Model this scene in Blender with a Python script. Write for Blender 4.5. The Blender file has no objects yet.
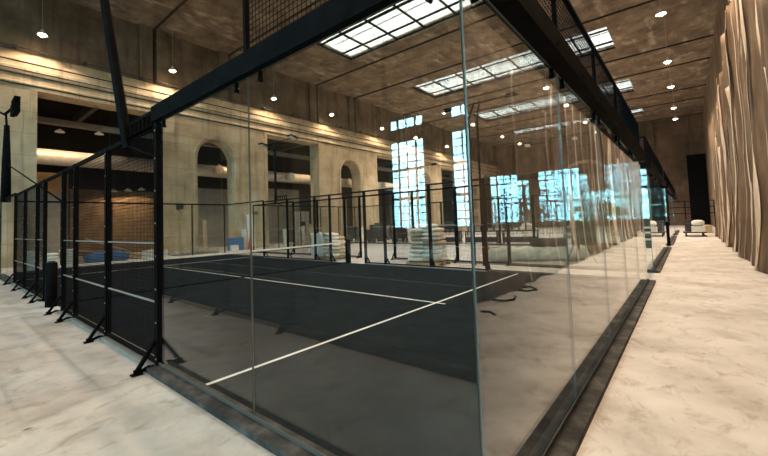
import bpy, math, random
from mathutils import Matrix, Vector
random.seed(7)
SC = bpy.context.scene
COL = SC.collection
PI = math.pi

# ------------------------------------------------------------------ materials
def mat(name, col, rough=.6, metal=0.0, spec=None):
    m = bpy.data.materials.new(name); m.use_nodes = True
    b = m.node_tree.nodes['Principled BSDF']
    b.inputs['Base Color'].default_value = (*col, 1); b.inputs['Roughness'].default_value = rough
    b.inputs['Metallic'].default_value = metal
    if spec is not None: b.inputs['Specular IOR Level'].default_value = spec
    return m

def noisy(name, stops, scale=3, rough=.8, bump=.2, detail=8, stretch=(1, 1, 1), scale2=None, metal=0, bdist=.02, extra=None):
    """mottled surface: stops = [(pos, colour)...] on an fBm noise in object space"""
    m = mat(name, stops[0][1], rough, metal)
    nt = m.node_tree; N = nt.nodes; L = nt.links; b = N['Principled BSDF']
    tc = N.new('ShaderNodeTexCoord'); mp = N.new('ShaderNodeMapping'); mp.inputs['Scale'].default_value = stretch
    L.new(tc.outputs['Object'], mp.inputs[0])
    n = N.new('ShaderNodeTexNoise'); n.inputs['Scale'].default_value = scale; n.inputs['Detail'].default_value = detail
    n.inputs['Roughness'].default_value = .62
    L.new(mp.outputs[0], n.inputs['Vector'])
    r = N.new('ShaderNodeValToRGB')
    el = r.color_ramp.elements
    el[0].position, el[0].color = stops[0][0], (*stops[0][1], 1)
    el[1].position, el[1].color = stops[-1][0], (*stops[-1][1], 1)
    for p, c in stops[1:-1]:
        e = el.new(p); e.color = (*c, 1)
    L.new(n.outputs['Fac'], r.inputs[0])
    out = r.outputs[0]
    n2 = N.new('ShaderNodeTexNoise'); n2.inputs['Scale'].default_value = scale2 or scale * 9; n2.inputs['Detail'].default_value = 6
    L.new(tc.outputs['Object'], n2.inputs['Vector'])
    if extra: out = extra(nt, tc, mp, n, n2, out)
    L.new(out, b.inputs['Base Color'])
    bp = N.new('ShaderNodeBump'); bp.inputs['Strength'].default_value = bump; bp.inputs['Distance'].default_value = bdist
    L.new(n2.outputs['Fac'], bp.inputs['Height']); L.new(bp.outputs[0], b.inputs['Normal'])
    return m

def mixc(nt, a, col, fac, mode='MIX'):
    x = nt.nodes.new('ShaderNodeMix'); x.data_type = 'RGBA'; x.blend_type = mode
    nt.links.new(fac, x.inputs[0]) if not isinstance(fac, float) else x.inputs[0].__setattr__('default_value', fac)
    nt.links.new(a, x.inputs[6])
    x.inputs[7].default_value = (*col, 1)
    return x.outputs[2]

def ramp(nt, src, a, b):
    r = nt.nodes.new('ShaderNodeMapRange'); r.inputs[1].default_value = a; r.inputs[2].default_value = b
    nt.links.new(src, r.inputs[0]); return r.outputs[0]

def floor_extra(nt, tc, mp, n, n2, out):
    # long scuffs, dark spots and fine cracks of the poured slab
    N = nt.nodes; L = nt.links
    m2 = N.new('ShaderNodeMapping'); m2.inputs['Scale'].default_value = (1.3, 2.1, 1); m2.inputs['Rotation'].default_value = (0, 0, .2)
    L.new(tc.outputs['Object'], m2.inputs[0])
    s = N.new('ShaderNodeTexNoise'); s.inputs['Scale'].default_value = 2.2; s.inputs['Detail'].default_value = 9; s.inputs['Roughness'].default_value = .7
    s.inputs['Distortion'].default_value = .6
    L.new(m2.outputs[0], s.inputs['Vector'])
    out = mixc(nt, out, (.34, .26, .20), ramp(nt, s.outputs['Fac'], .52, .74))
    v = N.new('ShaderNodeTexVoronoi'); v.inputs['Scale'].default_value = 1.1
    L.new(m2.outputs[0], v.inputs['Vector'])
    out = mixc(nt, out, (.16, .12, .09), ramp(nt, v.outputs['Distance'], .07, .02))
    return mixc(nt, out, (.72, .70, .66), ramp(nt, n2.outputs['Fac'], .62, .9))

def streak_extra(dark, amt=(.52, .8), sc=(1.4, 1.4, .12), scale=1.6):
    def f(nt, tc, mp, n, n2, out):
        N = nt.nodes; L = nt.links
        m2 = N.new('ShaderNodeMapping'); m2.inputs['Scale'].default_value = sc
        L.new(tc.outputs['Object'], m2.inputs[0])
        s = N.new('ShaderNodeTexNoise'); s.inputs['Scale'].default_value = scale; s.inputs['Detail'].default_value = 8
        L.new(m2.outputs[0], s.inputs['Vector'])
        return mixc(nt, out, dark, ramp(nt, s.outputs['Fac'], *amt))
    return f

def ashlar_extra(nt, tc, mp, n, n2, out):
    N = nt.nodes; L = nt.links
    out = streak_extra((.20, .15, .10))(nt, tc, mp, n, n2, out)
    sp = N.new('ShaderNodeSeparateXYZ'); L.new(tc.outputs['Object'], sp.inputs[0])
    cb = N.new('ShaderNodeCombineXYZ'); L.new(sp.outputs['X'], cb.inputs[0]); L.new(sp.outputs['Z'], cb.inputs[1])
    br = N.new('ShaderNodeTexBrick'); br.inputs['Scale'].default_value = 1; br.inputs['Mortar Size'].default_value = .012
    br.inputs['Brick Width'].default_value = 2.4; br.inputs['Row Height'].default_value = 1.15
    br.inputs['Color1'].default_value = (0, 0, 0, 1); br.inputs['Color2'].default_value = (0, 0, 0, 1); br.inputs['Mortar'].default_value = (1, 1, 1, 1)
    L.new(cb.outputs[0], br.inputs['Vector'])
    f = N.new('ShaderNodeMath'); f.operation = 'MULTIPLY'; f.inputs[1].default_value = .55
    L.new(br.outputs['Color'], f.inputs[0])
    return mixc(nt, out, (.16, .12, .08), f.outputs[0])

def turf_extra(nt, tc, mp, n, n2, out):
    N = nt.nodes; L = nt.links
    w = N.new('ShaderNodeTexNoise'); w.inputs['Scale'].default_value = 190; w.inputs['Detail'].default_value = 2
    L.new(tc.outputs['Object'], w.inputs['Vector'])
    return mixc(nt, out, (.07, .085, .09), ramp(nt, w.outputs['Fac'], .56, .78))

M = {}
M['floor'] = noisy('poured_concrete', [(.3, (.42, .385, .36)), (.5, (.61, .575, .55)), (.7, (.75, .72, .695))], 1.1, .55, .25, extra=floor_extra)
M['stone'] = noisy('pale_rendered_stone', [(.3, (.39, .28, .165)), (.5, (.54, .41, .26)), (.7, (.65, .51, .345))], .8, .9, .5, extra=ashlar_extra)
M['rough'] = noisy('raw_brown_concrete', [(.3, (.085, .056, .031)), (.5, (.165, .115, .07)), (.72, (.28, .20, .13))], .55, .92, .6, extra=streak_extra((.07, .05, .035)))
M['ceil'] = noisy('stained_ceiling_concrete', [(.3, (.085, .060, .038)), (.5, (.175, .126, .082)), (.7, (.30, .228, .155))], .9, .92, .6, detail=12, extra=streak_extra((.46, .40, .32), (.56, .80), (.5, 1.2, 1), 1.3))
M['joint_and_shade'] = mat('dark_joint_and_shade', (.035, .027, .02), .9)  # also colours the painted shadow lines under the cornices
M['endw'] = noisy('brown_plaster', [(.3, (.06, .036, .022)), (.5, (.125, .078, .05)), (.7, (.20, .13, .088))], .35, .9, .4, extra=streak_extra((.05, .03, .02)))
M['steel'] = noisy('black_powder_coated_steel', [(.3, (.004, .004, .0045)), (.7, (.009, .009, .0095))], 6, .7, .05)
for k_, v_ in (('steel', .025),): M[k_].node_tree.nodes['Principled BSDF'].inputs['Specular IOR Level'].default_value = v_
M['curb'] = noisy('dusty_black_steel', [(.35, (.028, .027, .027)), (.5, (.055, .053, .052)), (.68, (.14, .13, .12))], 3.5, .75, .15)
M['curb'].node_tree.nodes['Principled BSDF'].inputs['Specular IOR Level'].default_value = .15
M['channel'] = mat('dull_glass_channel', (.10, .095, .09), .6, 0, .2)
M['wire'] = mat('black_coated_wire', (.010, .010, .011), .8, 0, .02)
M['turf'] = noisy('dark_artificial_turf', [(.3, (.004, .007, .010)), (.5, (.008, .012, .016)), (.7, (.014, .020, .026))], 2.2, .95, .9, scale2=160, bdist=.01, extra=turf_extra)
M['turf'].node_tree.nodes['Principled BSDF'].inputs['Specular IOR Level'].default_value = .05
M['line'] = noisy('white_turf_line', [(.3, (.82, .83, .84)), (.7, (.93, .93, .93))], 30, .9, .4)
M['galv'] = noisy('galvanised_duct', [(.3, (.52, .52, .50)), (.7, (.74, .73, .70))], 4, .42, .1, metal=.35)
M['silver'] = mat('bare_metal_rail', (.30, .29, .27), .45, .2)
M['bag'] = noisy('cement_bag_paper', [(.3, (.62, .56, .47)), (.6, (.80, .76, .69)), (.75, (.88, .86, .82))], 5, .8, .5)
M['tanbag'] = noisy('tan_bag_paper', [(.3, (.40, .31, .20)), (.7, (.62, .51, .37))], 5, .8, .5)
M['whitebag'] = noisy('white_woven_sack', [(.3, (.70, .70, .68)), (.7, (.84, .84, .82))], 6, .7, .5)
M['wood'] = noisy('pale_timber', [(.3, (.36, .26, .15)), (.7, (.56, .43, .28))], 3, .75, .3, stretch=(1, 1, 8))
M['ply'] = noisy('orange_brown_board', [(.3, (.30, .15, .05)), (.7, (.46, .25, .09))], 1.2, .7, .2)
M['brick'] = noisy('warm_brick_wall', [(.3, (.13, .085, .05)), (.7, (.27, .19, .12))], 2, .9, .5, extra=ashlar_extra)
M['grey'] = noisy('grey_panel', [(.3, (.20, .20, .19)), (.7, (.30, .30, .28))], 1.5, .7, .2)
M['dark'] = noisy('dark_machine', [(.3, (.02, .02, .022)), (.7, (.05, .05, .052))], 5, .5, .1)
M['white'] = noisy('white_board', [(.3, (.68, .68, .65)), (.7, (.80, .80, .78))], 3, .6, .1)
M['blue'] = mat('blue_plastic', (.02, .16, .45), .45)
M['bluecloth'] = noisy('blue_tarpaulin', [(.3, (.04, .10, .22)), (.7, (.07, .17, .34))], 6, .6, .5)
M['red'] = mat('red_plastic', (.70, .05, .03), .45)
M['rubble'] = noisy('broken_stone', [(.3, (.26, .21, .16)), (.7, (.52, .46, .38))], 7, .95, .6)
M['wrap'] = noisy('milky_plastic_wrap', [(.35, (.60, .66, .62)), (.5, (.76, .82, .78)), (.66, (.90, .93, .90))], 3, .3, .9, bdist=.05)
M['rubber'] = noisy('rolled_rubber', [(.3, (.03, .032, .03)), (.7, (.06, .062, .058))], 6, .7, .3)
M['sheet'] = noisy('dusty_brown_sheeting', [(.3, (.075, .040, .020)), (.5, (.16, .098, .056)), (.7, (.30, .195, .12))], 1.1, .75, .6, stretch=(2, 2, .35))
M['strip'] = noisy('pale_torn_plastic', [(.3, (.30, .20, .13)), (.47, (.74, .57, .42)), (.7, (.92, .78, .62))], 2.0, .5, .5, stretch=(3, 3, .5))
M['green'] = noisy('green_board', [(.3, (.03, .12, .08)), (.7, (.05, .18, .12))], 2, .6, .2)
M['lampshade'] = mat('white_enamel_shade', (.75, .72, .66), .4)
M['cord'] = mat('pale_cord', (.35, .32, .27), .7)
M['leaf'] = noisy('tree_foliage', [(.3, (.03, .09, .03)), (.7, (.10, .22, .07))], 2, .8, .8)
M['ground'] = noisy('outdoor_ground', [(.3, (.25, .25, .22)), (.7, (.38, .37, .34))], .5, .9, .2)

def emis(name, col, s):
    m = bpy.data.materials.new(name); m.use_nodes = True; nt = m.node_tree
    nt.nodes.clear(); e = nt.nodes.new('ShaderNodeEmission'); o = nt.nodes.new('ShaderNodeOutputMaterial')
    e.inputs[0].default_value = (*col, 1); e.inputs[1].default_value = s; nt.links.new(e.outputs[0], o.inputs[0]); return m
M['bulb'] = emis('lit_lamp', (1, .80, .50), 45)

def glass(name, tint, f0=.037, dust=.0015):
    """clear pane: Fresnel reflection over plain transmission, both faces real"""
    m = bpy.data.materials.new(name); m.use_nodes = True; nt = m.node_tree; N = nt.nodes; L = nt.links
    N.clear(); o = N.new('ShaderNodeOutputMaterial')
    g = N.new('ShaderNodeNewGeometry'); d = N.new('ShaderNodeVectorMath'); d.operation = 'DOT_PRODUCT'
    L.new(g.outputs['Incoming'], d.inputs[0]); L.new(g.outputs['Normal'], d.inputs[1])
    def mt(op, a, b=None):
        x = N.new('ShaderNodeMath'); x.operation = op
        for i, s in enumerate((a, b)):
            if s is None: continue
            if isinstance(s, (int, float)): x.inputs[i].default_value = s
            else: L.new(s, x.inputs[i])
        return x.outputs[0]
    c = mt('ABSOLUTE', d.outputs['Value']); k = mt('SUBTRACT', 1.0, c); p = mt('POWER', k, 5.0)
    F = mt('ADD', mt('MULTIPLY', p, 1 - f0), f0)
    t = N.new('ShaderNodeBsdfTransparent'); t.inputs[0].default_value = (*tint, 1)
    gl = N.new('ShaderNodeBsdfGlossy'); gl.inputs['Roughness'].default_value = 0; gl.inputs[0].default_value = (1, 1, 1, 1)
    df = N.new('ShaderNodeBsdfDiffuse'); df.inputs[0].default_value = (.8, .78, .72, 1)
    m1 = N.new('ShaderNodeMixShader'); m1.inputs[0].default_value = dust; L.new(t.outputs[0], m1.inputs[1]); L.new(df.outputs[0], m1.inputs[2])
    m2 = N.new('ShaderNodeMixShader'); L.new(F, m2.inputs[0]); L.new(m1.outputs[0], m2.inputs[1]); L.new(gl.outputs[0], m2.inputs[2])
    L.new(m2.outputs[0], o.inputs[0]); return m
M['glass'] = glass('clear_court_glass', (.955, .975, .965))
M['edge'] = mat('polished_glass_edge', (.15, .17, .16), .25)
M['winglass'] = glass('tinted_window_glass', (.62, .93, 1.0))
M['skyglass'] = glass('obscured_skylight_glass', (.19, .187, .174), .03, 0)

# ------------------------------------------------------------------ mesh builder
class MB:
    def __init__(s): s.v = []; s.f = []; s.mi = []; s.sm = []
    def add(s, vs, fs, mi=0, smooth=False):
        o = len(s.v); s.v += [tuple(v) for v in vs]
        for f in fs: s.f.append(tuple(i + o for i in f)); s.mi.append(mi); s.sm.append(smooth)
        return s
    def box(s, a, b, mi=0):
        x0, x1 = sorted((a[0], b[0])); y0, y1 = sorted((a[1], b[1])); z0, z1 = sorted((a[2], b[2]))
        vs = [(x, y, z) for z in (z0, z1) for y in (y0, y1) for x in (x0, x1)]
        return s.add(vs, [(0, 2, 3, 1), (4, 5, 7, 6), (0, 1, 5, 4), (2, 6, 7, 3), (0, 4, 6, 2), (1, 3, 7, 5)], mi)
    def obox(s, c, size, rz=0, rx=0, mi=0, ry=0):
        m = Matrix.Translation(c) @ Matrix.Rotation(rz, 4, 'Z') @ Matrix.Rotation(rx, 4, 'X') @ Matrix.Rotation(ry, 4, 'Y')
        h = [q / 2 for q in size]
        vs = [m @ Vector((x * h[0], y * h[1], z * h[2])) for z in (-1, 1) for y in (-1, 1) for x in (-1, 1)]
        return s.add(vs, [(0, 2, 3, 1), (4, 5, 7, 6), (0, 1, 5, 4), (2, 6, 7, 3), (0, 4, 6, 2), (1, 3, 7, 5)], mi)
    def tube(s, pts, r, n=8, mi=0, cap=True, smooth=True):
        pts = [Vector(p) for p in pts]; rs = r if isinstance(r, (list, tuple)) else [r] * len(pts)
        vs = []; fs = []
        up = None
        for i, p in enumerate(pts):
            d = (pts[min(i + 1, len(pts) - 1)] - pts[max(i - 1, 0)]).normalized()
            if up is None or abs(up.dot(d)) > .97: up = Vector((0, 0, 1)) if abs(d.z) < .9 else Vector((1, 0, 0))
            a = d.cross(up).normalized(); b = d.cross(a).normalized(); up = -b
            for k in range(n):
                t = 2 * PI * k / n + PI / n
                vs.append(p + a * (math.cos(t) * rs[i]) + b * (math.sin(t) * rs[i]))
        for i in range(len(pts) - 1):
            for k in range(n): fs.append((i * n + k, i * n + (k + 1) % n, (i + 1) * n + (k + 1) % n, (i + 1) * n + k))
        s.add(vs, fs, mi, smooth)
        if cap:
            o = len(s.v) - len(vs)
            s.f.append(tuple(o + k for k in range(n))); s.mi.append(mi); s.sm.append(False)
            s.f.append(tuple(o + (len(pts) - 1) * n + k for k in range(n))); s.mi.append(mi); s.sm.append(False)
        return s
    def lathe(s, prof, c=(0, 0, 0), n=16, mi=0):
        vs = []; fs = []
        for (r, z) in prof:
            for k in range(n): vs.append((c[0] + r * math.cos(2 * PI * k / n), c[1] + r * math.sin(2 * PI * k / n), c[2] + z))
        for i in range(len(prof) - 1):
            for k in range(n): fs.append((i * n + k, i * n + (k + 1) % n, (i + 1) * n + (k + 1) % n, (i + 1) * n + k))
        return s.add(vs, fs, mi, True)
    def pillow(s, c, size, e=.45, nu=14, nv=8, jit=0, mi=0, rz=0):
        """superellipsoid: a stuffed sack, rolled edges"""
        vs = []; fs = []
        sg = lambda v, p: math.copysign(abs(v) ** p, v)
        for j in range(nv + 1):
            ph = -PI / 2 + PI * j / nv
            for i in range(nu):
                th = 2 * PI * i / nu
                x = sg(math.cos(ph), e * 1.2) * sg(math.cos(th), e); y = sg(math.cos(ph), e * 1.2) * sg(math.sin(th), e); z = sg(math.sin(ph), .8)
                k = 1 + random.uniform(-jit, jit)
                X, Y = x * size[0] / 2 * k, y * size[1] / 2 * k
                vs.append((c[0] + X * math.cos(rz) - Y * math.sin(rz), c[1] + X * math.sin(rz) + Y * math.cos(rz), c[2] + z * size[2] / 2 * k))
        for j in range(nv):
            for i in range(nu): fs.append((j * nu + i, j * nu + (i + 1) % nu, (j + 1) * nu + (i + 1) % nu, (j + 1) * nu + i))
        return s.add(vs, fs, mi, True)
    def rock(s, c, r, mi=0):
        vs = []; fs = []
        n = 6
        q = [random.uniform(.7, 1.25) for _ in range(3)]
        for j in range(1, 4):
            ph = -PI / 2 + PI * j / 4
            for i in range(n):
                th = 2 * PI * i / n; k = r * random.uniform(.75, 1.15)
                vs.append((c[0] + k * q[0] * math.cos(ph) * math.cos(th), c[1] + k * q[1] * math.cos(ph) * math.sin(th), c[2] + k * .7 * q[2] * math.sin(ph)))
        vs += [(c[0], c[1], c[2] - r * .6), (c[0], c[1], c[2] + r * .65)]
        for j in range(2):
            for i in range(n): fs.append((j * n + i, j * n + (i + 1) % n, (j + 1) * n + (i + 1) % n, (j + 1) * n + i))
        for i in range(n): fs.append((18, (i + 1) % n, i)); fs.append((19, 12 + i, 12 + (i + 1) % n))
        return s.add(vs, fs, mi)
    def poly(s, pts, axis, a, b, mi=0):
        """extrude a 2D polygon (list of (u,v)) along axis between a and b; axis 'y': (x,z); 'x': (y,z)"""
        P = (lambda u, v, w: (u, w, v)) if axis == 'y' else (lambda u, v, w: (w, u, v))
        n = len(pts)
        vs = [P(u, v, a) for u, v in pts] + [P(u, v, b) for u, v in pts]
        fs = [tuple(range(n)), tuple(range(2 * n - 1, n - 1, -1))] + [(i, (i + 1) % n, n + (i + 1) % n, n + i) for i in range(n)]
        return s.add(vs, fs, mi)
    def mesh(s, name, mats):
        me = bpy.data.meshes.new(name); me.from_pydata(s.v, [], s.f)
        for m in (mats if isinstance(mats, (list, tuple)) else [mats]): me.materials.append(m)
        me.polygons.foreach_set('material_index', s.mi); me.polygons.foreach_set('use_smooth', s.sm)
        me.update(); return me
    def build(s, name, mats, parent=None, recalc=True):
        me = s.mesh(name, mats)
        if recalc:
            import bmesh
            bm = bmesh.new(); bm.from_mesh(me); bmesh.ops.recalc_face_normals(bm, faces=bm.faces); bm.to_mesh(me); bm.free()
        return link(name, me, parent)

def link(name, data, parent=None):
    o = bpy.data.objects.new(name, data); COL.objects.link(o)
    if parent: o.parent = parent
    return o
def tag(o, label, cat, group=None, kind=None):
    o['label'] = label; o['category'] = cat
    if group: o['group'] = group
    if kind: o['kind'] = kind
    return o
def struct(o): o['kind'] = 'structure'; return o
def thing(name, label, cat, loc=(0, 0, 0), rz=0, group=None):
    o = link(name, None); o.location = loc; o.rotation_euler = (0, 0, rz); o.empty_display_size = .2
    return tag(o, label, cat, group)
def dup(root, loc, rz=None, label=None, group=None):
    r = root.copy(); COL.objects.link(r); r.location = loc
    if rz is not None: r.rotation_euler = (0, 0, rz)
    if label: r['label'] = label
    if group: r['group'] = group
    for ch in list(root.children):
        c = ch.copy(); COL.objects.link(c); c.parent = r
        for g in ch.children:
            d = g.copy(); COL.objects.link(d); d.parent = c
    return r
ORD = ['first', 'second', 'third', 'fourth', 'fifth', 'sixth', 'seventh', 'eighth', 'ninth', 'tenth', 'eleventh', 'twelfth']

# ------------------------------------------------------------------ hall shell
X0, X1, YR, YL, YB, H = -22.0, 68.0, -3.0, 24.5, 33.0, 15.0
TH = 1.2
struct(MB().box((X0 - .5, YR - .5, -.4), (X1 + 6, YB + .5, 0)).build('floor', M['floor']))
BAY = 14.7
JO = [x for k in range(-2, 5) for x in (7.8 + BAY * k, 13.3 + BAY * k) if X0 + 1 < x < X1 - 1]
SKY = [(-12.6, -7.6), (2.0, 7.0), (16.6, 21.1), (29.8, 34.9), (43.8, 49.4), (57.1, 62.2)]   # rooflight bays (x0, x1)
SKY = [(a, b) for a, b in SKY if a > X0 + .5]
SY0, SY1 = 2.7, 19.1
# ceiling slab with rooflight openings
c = MB(); xs = X0 - .4
for a, b in SKY:
    c.box((xs, YR - .4, H), (a, YL + TH, H + .5)); c.box((a, YR - .4, H), (b, SY0, H + .5)); c.box((a, SY1, H), (b, YL + TH, H + .5)); xs = b
c.box((xs, YR - .4, H), (X1 + .4, YL + TH, H + .5))
struct(c.build('ceiling', M['ceil']))
j = MB()
for x in JO: j.box((x - .05, YR, H - .10), (x + .05, YL + .45, H))
for y in (SY0 - 1.2,): pass
struct(j.build('trim_1', M['joint_and_shade']))
# rooflights
for i, (a, b) in enumerate(SKY):
    f = MB()
    nb = 7
    for k in range(nb + 1):
        y = SY0 + (SY1 - SY0) * k / nb; f.box((a, y - .045, H + .16), (b, y + .045, H + .28))
    for t in (0, .22, .72, 1): x = a + (b - a) * t; f.box((x - .045, SY0, H + .16), (x + .045, SY1, H + .28))
    # glazing bars of the outer roof light seen through the panes
    for t in (.36, .58): x = a + (b - a) * t; f.box((x - .02, SY0, H + .75), (x + .02, SY1, H + .8))
    fr = struct(f.build('window_%d' % (i + 1), M['steel']))
    MB().box((a, SY0, H + .2), (b, SY1, H + .215)).build('pane', M['skyglass'], fr)

# left arcade wall
w = MB()
portals = [(1.75 + BAY * k, 7.55 + BAY * k) for k in range(-2, 5)]
arches = [12.0 + BAY * k for k in range(-2, 4)]
PT, AS, AR = 9.22, 6.6, 1.5
portals[2] = (1.75, 8.15)
ops = sorted([(a, b, 'p') for a, b in portals if a > X0 and b < X1] + [(a - AR, a + AR, 'a') for a in arches if a - 2 > X0 and a + 2 < X1])
x = X0
for a, b, t in ops:
    w.box((x, YL, 0), (a, YL + TH, 9.4)); x = b
    if t == 'p': w.box((a, YL, PT), (b, YL + TH, 9.4))
    else:
        n = 20; cx = (a + b) / 2
        arc = [(cx - AR * math.cos(PI * q / n), AS + AR * math.sin(PI * q / n)) for q in range(n + 1)]
        for q in range(n):
            (u0, v0), (u1, v1) = arc[q], arc[q + 1]
            w.poly([(u0, v0), (u1, v1), (u1, 9.4), (u0, 9.4)], 'y', YL, YL + TH)
w.box((x, YL, 0), (X1, YL + TH, 9.4))
w.box((X0, YL, 9.4), (X1, YL + TH, 10.75))
struct(w.build('wall_left', M['stone']))
up = MB().box((X0, YL + .45, 10.75), (X1, YL + TH, H))
for x in JO:
    up.box((x - .9, YL + .25, 11.3), (x - .12, YL + .45, H)); up.box((x + .12, YL + .25, 11.3), (x + .9, YL + .45, H))
struct(up.build('wall_left_upper', M['rough']))
gv = MB()
for x in JO: gv.box((x - .05, YL + .42, 11.3), (x + .05, YL + .44, H))
struct(gv.build('trim_2', M['joint_and_shade']))
# cornices and string courses
t = MB()
t.poly([(YL, 9.45), (YL - .05, 9.50), (YL - .05, 9.56), (YL, 9.62)], 'x', X0, X1)
t.poly([(YL, 9.98), (YL - .05, 10.06), (YL - .05, 10.16), (YL - .08, 10.20), (YL - .08, 10.34), (YL, 10.42)], 'x', X0, X1)
t.box((X0, YL - .03, 10.68), (X1, YL + .45, 10.80))
t.box((X0, YL + .36, 10.8), (X1, YL + .45, 11.3))
struct(t.build('trim_3', M['stone']))
t = MB(); t.box((X0, YL - .06, 9.40), (X1, YL, 9.46)); t.box((X0, YL - .06, 9.94), (X1, YL, 10.0)); t.box((X0, YL - .01, 10.61), (X1, YL, 10.68)); t.box((X0, YL - .085, 10.17), (X1, YL, 10.205))  # dark strips painting in the shadow line under each moulding
struct(t.build('trim_4', M['joint_and_shade']))
t = MB(); t.tube([(X0, YL + .1, 11.42), (X1, YL + .1, 11.42)], .035, 6)
for k in range(26): t.box((X0 + 1 + k * 3.1, YL + .02, 11.36), (X0 + 1.22 + k * 3.1, YL + .3, 11.50))
struct(t.build('trim_5', M['dark']))
# archivolts and door surrounds
for k, a in enumerate(arches):
    if a - 2 < X0 or a + 2 > X1: continue
    m_ = MB(); n = 24
    for q in range(n):
        A0, A1 = PI * q / n, PI * (q + 1) / n
        P = lambda r, A: (a - r * math.cos(A), AS + r * math.sin(A))
        m_.poly([P(AR, A0), P(AR, A1), P(AR + .16, A1), P(AR + .16, A0)], 'y', YL - .06, YL)
        m_.poly([P(AR + .16, A0), P(AR + .16, A1), P(AR + .26, A1), P(AR + .26, A0)], 'y', YL - .11, YL)
    for s_ in (-1, 1):
        m_.box((a + s_ * AR, YL - .06, 0), (a + s_ * (AR + .16), YL, AS)); m_.box((a + s_ * (AR + .16), YL - .11, 0), (a + s_ * (AR + .26), YL, AS))
    struct(m_.build('trim_%d' % (10 + k), M['stone']))
for k, (a, b) in enumerate(portals):
    if a < X0: continue
    m_ = MB()
    for x0_, x1_ in ((a - .28, a), (b, b + .28)): m_.box((x0_, YL - .04, 0), (x1_, YL, PT + .2))
    m_.box((a, YL - .04, PT), (b, YL, PT + .18))
    struct(m_.build('trim_%d' % (20 + k), M['stone']))
# side aisle behind the arcade
struct(MB().box((X0, YB, 0), (X1, YB + .4, 11)).build('wall_aisle', M['joint_and_shade']))
struct(MB().box((X0, YL + TH, 10.3), (X1, YB + .4, 10.75)).build('ceiling_aisle', M['joint_and_shade']))
t = MB()
for k in range(15):
    x = X0 + 3 + k * 6; t.box((x, YL + TH, 9.7), (x + .3, YB, 10.3))
t.box((X0, 27.2, 8.2), (X1, 27.5, 8.5)); t.box((X0, 29.4, 8.9), (X1, 29.6, 9.1))
struct(t.build('trim_6', M['grey']))
# end walls
ew = MB()
WINS = [(1.1, 5.1), (7.1, 11.1), (13.2, 16.3)]
WZ = [(1.2, 7.85), (8.8, 9.6)]
ys = YR - .4
for a, b in WINS:
    ew.box((X0 - .5, ys, 0), (X0, a, H)); ys = b
    ew.box((X0 - .5, a, 0), (X0, b, WZ[0][0])); ew.box((X0 - .5, a, WZ[0][1]), (X0, b, WZ[1][0])); ew.box((X0 - .5, a, WZ[1][1]), (X0, b, H))
ew.box((X0 - .5, ys, 0), (X0, YB + .4, H))
struct(ew.build('wall_back', M['stone']))
wi = len(SKY)
for a, b in WINS:
    wi += 1; f = MB()
    for z0, z1 in WZ:
        for y in (a, b): f.box((X0 - .35, y - .05, z0), (X0 - .2, y + .05, z1))
        for z in (z0, z1): f.box((X0 - .35, a, z - .05), (X0 - .2, b, z + .05))
        nc = 5 if b - a > 3.5 else 4; nr = max(1, round((z1 - z0) / .56))
        for k in range(1, nc): y = a + (b - a) * k / nc; q = .065 if k in (1, 3) else .04; f.box((X0 - .32, y - q, z0), (X0 - .22, y + q, z1))
        for k in range(1, nr): z = z0 + (z1 - z0) * k / nr; q = .10 if k % 4 == 0 else .035; f.box((X0 - .32, a, z - q), (X0 - .22, b, z + q))
    fr = struct(f.build('window_%d' % wi, M['steel']))
    g_ = MB()
    for z0, z1 in WZ: g_.box((X0 - .28, a, z0), (X0 - .272, b, z1))
    g_.build('pane', M['winglass'], fr)
# right wall and far end
struct(MB().box((X0, YR - .5, 0), (X1, YR, H)).build('wall_right', M['rough']))
fe = MB()
fe.box((X1, YR - .5, 0), (X1 + .5, YB + .4, H)); 
fe.box((X1 - 1.0, YR, 0), (X1, -1.5, H)); fe.box((X1 - .5, 2.2, 0), (X1, 4.2, H))
n = 16
struct(fe.build('wall_far', M['endw']))
ar_ = MB()
for q in range(n):
    A0, A1 = PI * q / n, PI * (q + 1) / n
    P = lambda r, A: (11 - r * math.cos(A), 7 + r * math.sin(A))
    ar_.poly([P(3.2, A0), P(3.2, A1), P(3.7, A1), P(3.7, A0)], 'x', X1 - .2, X1)
for s_ in (-1, 1): ar_.box((X1 - .2, 11 + s_ * 3.2, 0), (X1, 11 + s_ * 3.7, 7))
struct(ar_.build('trim_7', M['stone']))
dk = MB().box((X1 - 1.35, YR, 0), (X1 - 1.0, -1.1, 9.5))  # black block standing in for the darkness of an open doorway
struct(dk.build('doorway_shade_1', M['steel']))

# aisle duct with branch nozzles
DY, DZ, DR = 27.6, 6.25, .47
def duct(x0, x1, noz, label):
    r = thing('ventilation_duct', label, 'duct', ((x0 + x1) / 2, DY, DZ))
    cx = (x0 + x1) / 2
    m_ = MB().tube([(x0 - cx, 0, 0), (x1 - cx, 0, 0)], DR, 24)
    k = x0 + .8
    while k < x1:
        m_.tube([(k - .02 - cx, 0, 0), (k + .02 - cx, 0, 0)], DR + .008, 24, cap=False); k += 1.5
    m_.build('pipe', M['galv'], r)
    for nx in noz:
        nz = MB().tube([(nx - cx, 0, .0), (nx - cx, -1.05, .0)], .30, 20).tube([(nx - cx, -1.05, 0), (nx - cx, -1.12, 0)], .36, 20).build('nozzle', M['galv'], r)
        MB().tube([(nx - cx, -1.13, 0), (nx - cx, -1.16, 0)], .26, 20).tube([(nx - cx, -1.16, 0), (nx - cx, -1.2, 0)], .08, 12).build('grille', M['white'], nz)
    for q in range(int((x1 - x0) / 4)):
        MB().box((x0 + 2 + q * 4 - cx - .02, -.02, DR), (x0 + 2 + q * 4 - cx + .02, .02, 10.3 - DZ)).build('hanger', M['dark'], r)
duct(-8, 9.2, [], 'silver air duct behind the leftmost tall square opening')
duct(9.4, 23.6, [13.3, 20.6], 'silver air duct with round nozzles passing the first arch and second square opening')
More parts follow.
